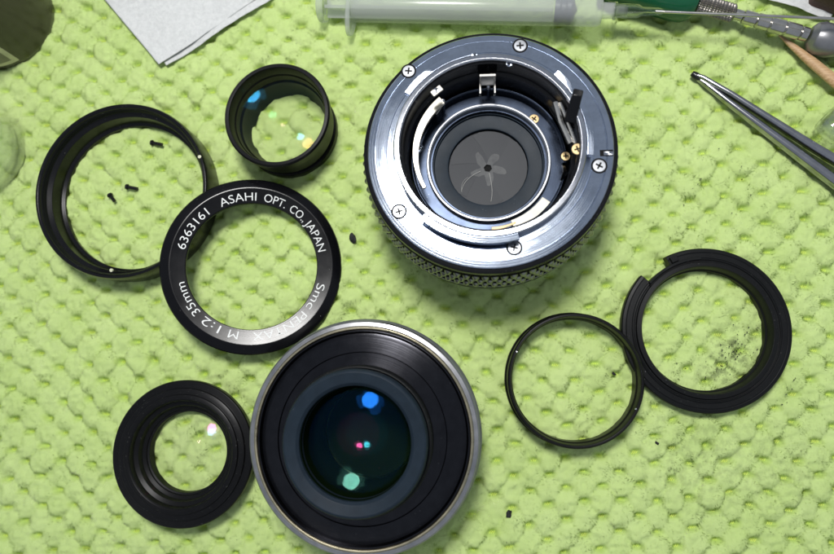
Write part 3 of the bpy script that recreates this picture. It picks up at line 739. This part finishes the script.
# ------------------------------------------------------------------ small screws and crumbs
def small_screw(px, py, ang, label, ln_=2.6):
    p = at(px, py, .8); t = thing('tiny_screw', label, 'screw', (p.x, p.y, .75), (0, 0, ang), 'tiny black screws inside the deep ring')
    rx = Matrix.Rotation(PI / 2, 4, 'Y')
    def shank(bm):
        prof = [(0, 0)]
        z = 0.0
        while z < ln_: prof += [(.42, z), (.56, z + .15)]; z += .3
        prof += [(.42, ln_), (0, ln_)]
        add_lathe(bm, prof, 14, closed=False, mtx=rx)
    part('shank', M['iron'], t, shank)
    part('head', M['iron'], t, lambda bm: add_lathe(bm, [(0, -.7), (.85, -.65), (.95, -.2), (.8, 0), (0, 0)], 18, closed=False, mtx=rx))
small_screw(153, 143, math.radians(-12), 'topmost of the three tiny black screws inside the deep ring', 3.2)
small_screw(128, 187, math.radians(-12), 'right one of the two tiny black screws near the middle of the deep ring', 3.0)
small_screw(110.5, 196, math.radians(-50), 'leftmost of the three tiny black screws inside the deep ring', 2.3)
def crumb(px, py, s, label, z=.5, seed=1):
    r = random.Random(seed); p = at(px, py, z)
    bm = bmesh.new(); bmesh.ops.create_icosphere(bm, subdivisions=2, radius=s * S)
    for v in bm.verts: v.co = Vector((v.co.x * 1.5, v.co.y, v.co.z * .7)) * r.uniform(.65, 1.25)
    o = link('debris_crumb', finish(bm, 'debris_crumb', 30, False), M['crumb'], None, p); o.rotation_euler = (0, 0, r.uniform(0, 3))
    tag(o, label, 'debris')
crumb(353, 238, 1.0, 'black fluffy crumb on the towel between the name ring and the mount', seed=3)
crumb(289, 211, .9, 'dark crumb on the towel just inside the top of the name ring', seed=4)
crumb(509, 514, .75, 'black crumb on the bare towel right of the big front glass', seed=5)
crumb(614, 374, .45, 'speck on the towel seen through the thin spacer ring', seed=6)
crumb(657, 443, .45, 'speck on the towel below the notched ring', seed=7)
def grit(bm):
    r = random.Random(9)
    for k in range(130):
        cxp, cyp, sp_ = ((722, 350, 14), (735, 352, 9), (718, 370, 12), (745, 335, 10), (790, 395, 22), (715, 185, 25))[r.choice((0, 0, 1, 1, 1, 2, 2, 3, 4, 5))]
        p = at(r.gauss(cxp, sp_), r.gauss(cyp, sp_ * .7), 0)
        z = height(np.array([p.x]), np.array([p.y]))[0][0] + .75
        s = r.uniform(.06, .19)
        mt = Matrix.Translation(Vector((p.x, p.y, z)) * S) @ Matrix.Rotation(r.uniform(0, 3), 4, 'Z') @ Matrix.Diagonal((1.4, 1, .7, 1))
        bmesh.ops.create_icosphere(bm, subdivisions=1, radius=s * S, matrix=mt)
go = part('grit', M['crumb'], None, grit); tag(go, 'black grit scattered on the towel, thickest inside the notched ring', 'dirt', kind='stuff')

# ------------------------------------------------------------------ syringe
ax0 = at(322, 6.5, 4.0); ax1 = at(664, 11.6, 10.6)
def along(px):
    t = (px - 322) / (664 - 322); return ax0.lerp(ax1, t)
T = thing('syringe', 'milky plastic syringe with dark stopper and long needle lying at the top edge', 'syringe', ax0)
dirv = (ax1 - ax0); q0 = dirv.to_track_quat('Z', 'Y'); T.rotation_mode = 'QUATERNION'; T.rotation_quaternion = q0
def sl(px): return (along(px) - ax0).length * (1 if px > 322 else -1)
Lb0, Lb1 = sl(357), sl(606)
lathe('barrel', [(4.45, Lb0), (4.45, Lb1 - 1.2), (3.9, Lb1), (1.9, Lb1)], M['milky'], T, 56, closed=False)
def wing(bm):
    # oval finger flange lying across the barrel
    poly = [(4.6 * math.cos(a) * 1.0, 9.2 * math.sin(a)) for a in [2 * PI * k / 40 for k in range(40)]]
    add_prism(bm, poly, Lb0 - 1.5, Lb0)
inv = q0.inverted(); yl = inv @ Vector((0, 1, 0)); wrot = math.atan2(yl.y, yl.x) - PI / 2
part('finger_flange', M['milky'], T, wing, .3, rot=(0, 0, wrot))
part('plunger_rod', M['milky'], T, lambda bm: (add_box(bm, (0, 0, (sl(328) + sl(560)) / 2), (6.6, 1.0, sl(560) - sl(328))), add_box(bm, (0, 0, (sl(328) + sl(560)) / 2), (1.0, 6.6, sl(560) - sl(328)))), .1, rot=(0, 0, .5))
lathe('thumb_disc', [(0, sl(320)), (4.6, sl(320)), (4.9, sl(322)), (4.9, sl(325)), (4.5, sl(327)), (0, sl(327))], M['milky'], T, 40)
s5, s6 = sl(561), sl(580)
lathe('stopper', [(0, s5), (4.1, s5), (4.14, s5 + .3), (4.14, s5 + 1.4), (3.5, s5 + 1.9), (3.5, s6 - 2.6), (4.14, s6 - 2.1), (4.14, s6 - 1.0), (3.6, s6 - .5), (0, s6 + .8)], M['grey_rubber'], T, 40)
lathe('luer_tip', [(0, Lb1 + .02), (2.3, Lb1 + .02), (2.2, sl(618)), (1.4, sl(619)), (1.2, sl(630)), (0, sl(630))], M['milky'], T, 32)
lathe('needle_hub', [(1.25, sl(617)), (2.5, sl(617)), (2.5, sl(620)), (2.0, sl(621)), (1.9, sl(640)), (1.2, sl(644)), (.95, sl(660)), (.5, sl(664)), (.36, sl(664)), (.36, sl(646)), (1.25, sl(636))], M['clear_plastic'], T, 32)
nd0 = along(656); nd1 = at(850, 19.5, 14.5)
def needle(bm):
    i3 = q0.inverted(); add_tube(bm, [i3 @ (nd0 - ax0), i3 @ (nd1 - ax0)], .42, 14)
part('needle', M['gunmetal'], T, needle)

# ------------------------------------------------------------------ green handled driver
t0 = at(655, -9, 6.2); t1 = at(818, 38, 5.0)
T = thing('screwdriver', 'precision screwdriver with green handle, knurled collar and grey knob under the needle', 'screwdriver', t0)
td = (t1 - t0); T.rotation_mode = 'QUATERNION'; T.rotation_quaternion = td.to_track_quat('Z', 'Y')
LL = td.length
def tp(px): return (px - 655) / (818 - 655) * LL
lathe('handle', [(0, tp(600)), (6.0, tp(602)), (6.6, tp(615)), (6.6, tp(680)), (6.2, tp(689)), (4.6, tp(697)), (0, tp(698))], M['green_plastic'], T, 12, .5, angle=50)
kz0, kz1 = tp(698), tp(735)
def knurl_rf(i, a, r, z): return r + .22 * math.sin(14 * a + z * 3.6) * math.sin(14 * a - z * 3.6) if kz0 + .4 < z < kz1 - .4 else r
kp = [(0, kz0), (2.2, kz0 + .05)] + [(2.45, kz0 + .3 + (kz1 - kz0 - .6) * k / 50) for k in range(51)] + [(2.1, kz1), (0, kz1)]
lathe('knurled_collar', kp, M['knurl'], T, 112, closed=False, rf=knurl_rf, angle=20)
sp = [(0, tp(735))]
for a_1, b_1, r in ((735, 744, 1.5), (744, 757, 1.9), (757.6, 770, 2.1), (770.6, 785, 2.1), (785.6, 800, 2.1), (800.6, 808, 1.95)):
    sp += [(r - .25, tp(a_1)), (r, tp(a_1) + .25), (r, tp(b_1) - .25), (r - .25, tp(b_1))]
sp += [(0, tp(808))]
lathe('shaft', sp, M['gunmetal'], T, 40)
lathe('end_knob', [(0, tp(809)), (2.3, tp(809)), (3.9, tp(813)), (4.6, tp(819)), (4.6, tp(830)), (4.0, tp(836)), (3.6, tp(840)), (4.4, tp(846)), (4.4, tp(856)), (0, tp(858))], M['knob'], T, 40, .3, angle=50)

# ------------------------------------------------------------------ bamboo stick
w0 = at(779, 35, 2.2); w1 = at(872, 112, 4.0)
T = part('bamboo_stick', M['wood'], None, lambda bm: add_tube(bm, [w0, w0.lerp(w1, .12), w0.lerp(w1, .35), w0.lerp(w1, .6), w1], [.25, .85, 1.5, 1.7, 1.7], 16, .8))
tag(T, 'pointed bamboo stick poking out from under the screwdriver', 'stick')

# ------------------------------------------------------------------ tweezers
T = thing('tweezers', 'polished steel tweezers with dark tips pointing up left from the right edge', 'tweezers', at(695, 76, 2))
o_ = at(695, 76, 2)
def blade_path(pts, rs, z0, z1):
    n = len(pts); return [at(px, py, z0 + (z1 - z0) * i / (n - 1)) - o_ for i, (px, py) in enumerate(pts)], rs
def add_bar(bm, pts, wid, thk):
    rows = []
    for i, p in enumerate(pts):
        d = (pts[min(i + 1, len(pts) - 1)] - pts[max(i - 1, 0)]); d.z = 0; d.normalize(); u = Vector((-d.y, d.x, 0)); w, t = wid[i], thk[i]
        prof = [(w * math.copysign(abs(math.cos(q)) ** .7, math.cos(q)), t * math.copysign(abs(math.sin(q)) ** .7, math.sin(q))) for q in [2 * PI * (k + .5) / 14 for k in range(14)]]
        rows.append([bm.verts.new((p + u * a + Vector((0, 0, b))) * S) for a, b in prof])
    for A, B in zip(rows, rows[1:]):
        for k in range(14): bm.faces.new((A[k], A[(k + 1) % 14], B[(k + 1) % 14], B[k]))
    bm.faces.new(rows[0]); bm.faces.new(list(reversed(rows[-1])))
pts, _ = blade_path([(693.5, 74.5), (703, 78), (730, 94), (770, 120), (815, 149), (860, 176), (930, 225)], 0, 1.6, 4.5)
part('upper_arm', M['chrome'], T, lambda bm: add_bar(bm, pts, [.55, .7, .8, 1.0, 1.25, 1.5, 1.8], [.8, 1.0, 1.3, 1.6, 1.9, 2.1, 2.3]), angle=50)
pts2, _ = blade_path([(695.5, 77.5), (704, 83), (728, 102), (765, 130), (805, 160), (850, 194), (922, 238)], 0, 1.0, 4.0)
part('lower_arm', M['chrome'], T, lambda bm: add_bar(bm, pts2, [.5, .7, .85, 1.1, 1.35, 1.5, 1.8], [.8, 1.0, 1.3, 1.6, 1.9, 2.1, 2.3]), angle=50)
part('dark_tip', M['iron'], T, lambda bm: add_tube(bm, [at(692, 73.5, 1.4) - o_, at(696, 76, 1.6) - o_, at(701, 78.5, 1.6) - o_], [.8, 1.1, .9], 12), label='blackened tweezer tip')

# ------------------------------------------------------------------ clear vial at the right edge
v0_ = at(824, 136, 3.6); v1_ = at(866, 96, 5.0)
T = thing('clear_vial', 'clear glass vial lying at the right edge above the tweezers', 'vial', v0_)
T.rotation_mode = 'QUATERNION'; T.rotation_quaternion = (v1_ - v0_).to_track_quat('Z', 'Y')
lathe('vial_body', [(0, 0), (2.9, 0), (3.7, .7), (4.0, 2.2), (4.0, 24), (3.4, 24), (3.4, 2.4), (2.9, 1.4), (0, 1.0)], M['clear_glass'], T, 48, closed=False, angle=60)
lathe('vial_rim', [(4.05, 4.5), (4.6, 4.8), (4.6, 5.8), (4.05, 6.1)], M['clear_glass'], T, 48, angle=60)

# ------------------------------------------------------------------ glass jar, left edge
j0 = at(-35, 143, 8)
T = thing('glass_jar', 'small clear glass jar at the left edge below the dark bottle', 'jar', (j0.x, j0.y, -1.2))
lathe('jar_body', [(0, 0), (13.3, 0), (14.2, 1.2), (14.5, 4), (14.4, 11), (14.7, 12), (14.7, 16), (13.0, 17.5), (12.6, 21), (11.4, 21), (11.6, 17), (13.2, 15.0), (13.0, 4), (11.8, 2.4), (0, 2.2)], M['clear_glass'], T, 96, closed=False, angle=50)

# ------------------------------------------------------------------ dark bottle, upper left corner
k0 = at(3, 18, 0)
T = thing('dark_bottle', 'dark olive glass bottle with a cream label standing in the upper left corner', 'bottle', (k0.x, k0.y, -1.6))
lathe('bottle_body', [(0, 0), (16.6, 0), (17.6, 1.2), (17.8, 3), (17.8, 44), (15.5, 50), (9, 55), (8, 58), (8, 66), (0, 66)], M['amber_glass'], T, 96, closed=False, angle=50)
lathe('bottle_cap', [(0, 66.1), (10, 66.1), (10.3, 58.5), (8.3, 58.5), (8.3, 66.05)], M['black_satin'], T, 64, .3)
la0, la1 = math.radians(-150), math.radians(-62)
lb = lathe('label', [(17.83, 3.6), (17.95, 3.6), (17.95, 34), (17.83, 34)], M['label_paper'], T, 48, 0, la0, la1)
lathe('label_print', [(17.96, 5.2), (17.985, 5.2), (17.985, 32), (17.96, 32)], M['label_ink'], lb, 48, 0, la0 + .09, la1 - .09)

# ------------------------------------------------------------------ tissue wipes
def sheet(name, corners, z0, seed, parent, dz=0.0, n=110, sag=.5):
    a, b, c, d = [Vector((p.x, p.y, 0)) for p in corners]
    g = np.linspace(0, 1, n); uu, vv = np.meshgrid(g, g)
    P_ = [(1 - uu) * (1 - vv) * a[i] + uu * (1 - vv) * b[i] + uu * vv * c[i] + (1 - uu) * vv * d[i] for i in (0, 1)]
    zz = z0 + 1.3 * vnoise(P_[0], P_[1], 14, seed) + .7 * vnoise(P_[0], P_[1], 5, seed + 1) + .25 * vnoise(P_[0], P_[1], 1.6, seed + 2) + dz
    co_ = np.stack([P_[0], P_[1], zz], -1).reshape(-1, 3) * S
    ix = np.arange(n * n).reshape(n, n); qq = np.stack([ix[:-1, :-1], ix[:-1, 1:], ix[1:, 1:], ix[1:, :-1]], -1).reshape(-1, 4)
    me = mesh_np(name, co_, qq, 4); me.shade_smooth()
    o = link(name, me, M['tissue'], parent); md = o.modifiers.new('thick', 'SOLIDIFY'); md.thickness = .12 * S
    return o
T = thing('paper_wipe', 'folded white tissue wipe with one corner pointing down at the top edge', 'tissue', (0, 0, 0))
zt = 1.6
sheet('top_layer', [at(160, 65.5, zt), at(100, -6, zt), at(185, -110, zt), at(300, -32, zt)], zt + .3, 51, T)
sheet('under_layer', [at(167, 66, zt - .6), at(105, -8, zt - .6), at(190, -112, zt - .6), at(309, -25, zt - .6)], zt - .5, 61, T)
T = thing('white_cloth_scrap', 'scrap of white tissue at the top right corner behind the screwdriver', 'tissue', (0, 0, 0))
sheet('scrap_layer', [at(750, -6, 2.0), at(760, -60, 2), at(870, -55, 2), at(830, 20, 2)], 2.0, 71, T)
bp = at(846, -9, 4)
o = part('brown_case', M['brown'], None, lambda bm: add_box(bm, (0, 0, 0), (16, 13, 8), Matrix.Rotation(math.radians(-25), 3, 'Z')), 1.2, loc=(bp.x, bp.y, 5.0))
tag(o, 'dark brown case whose corner shows at the top right', 'case')
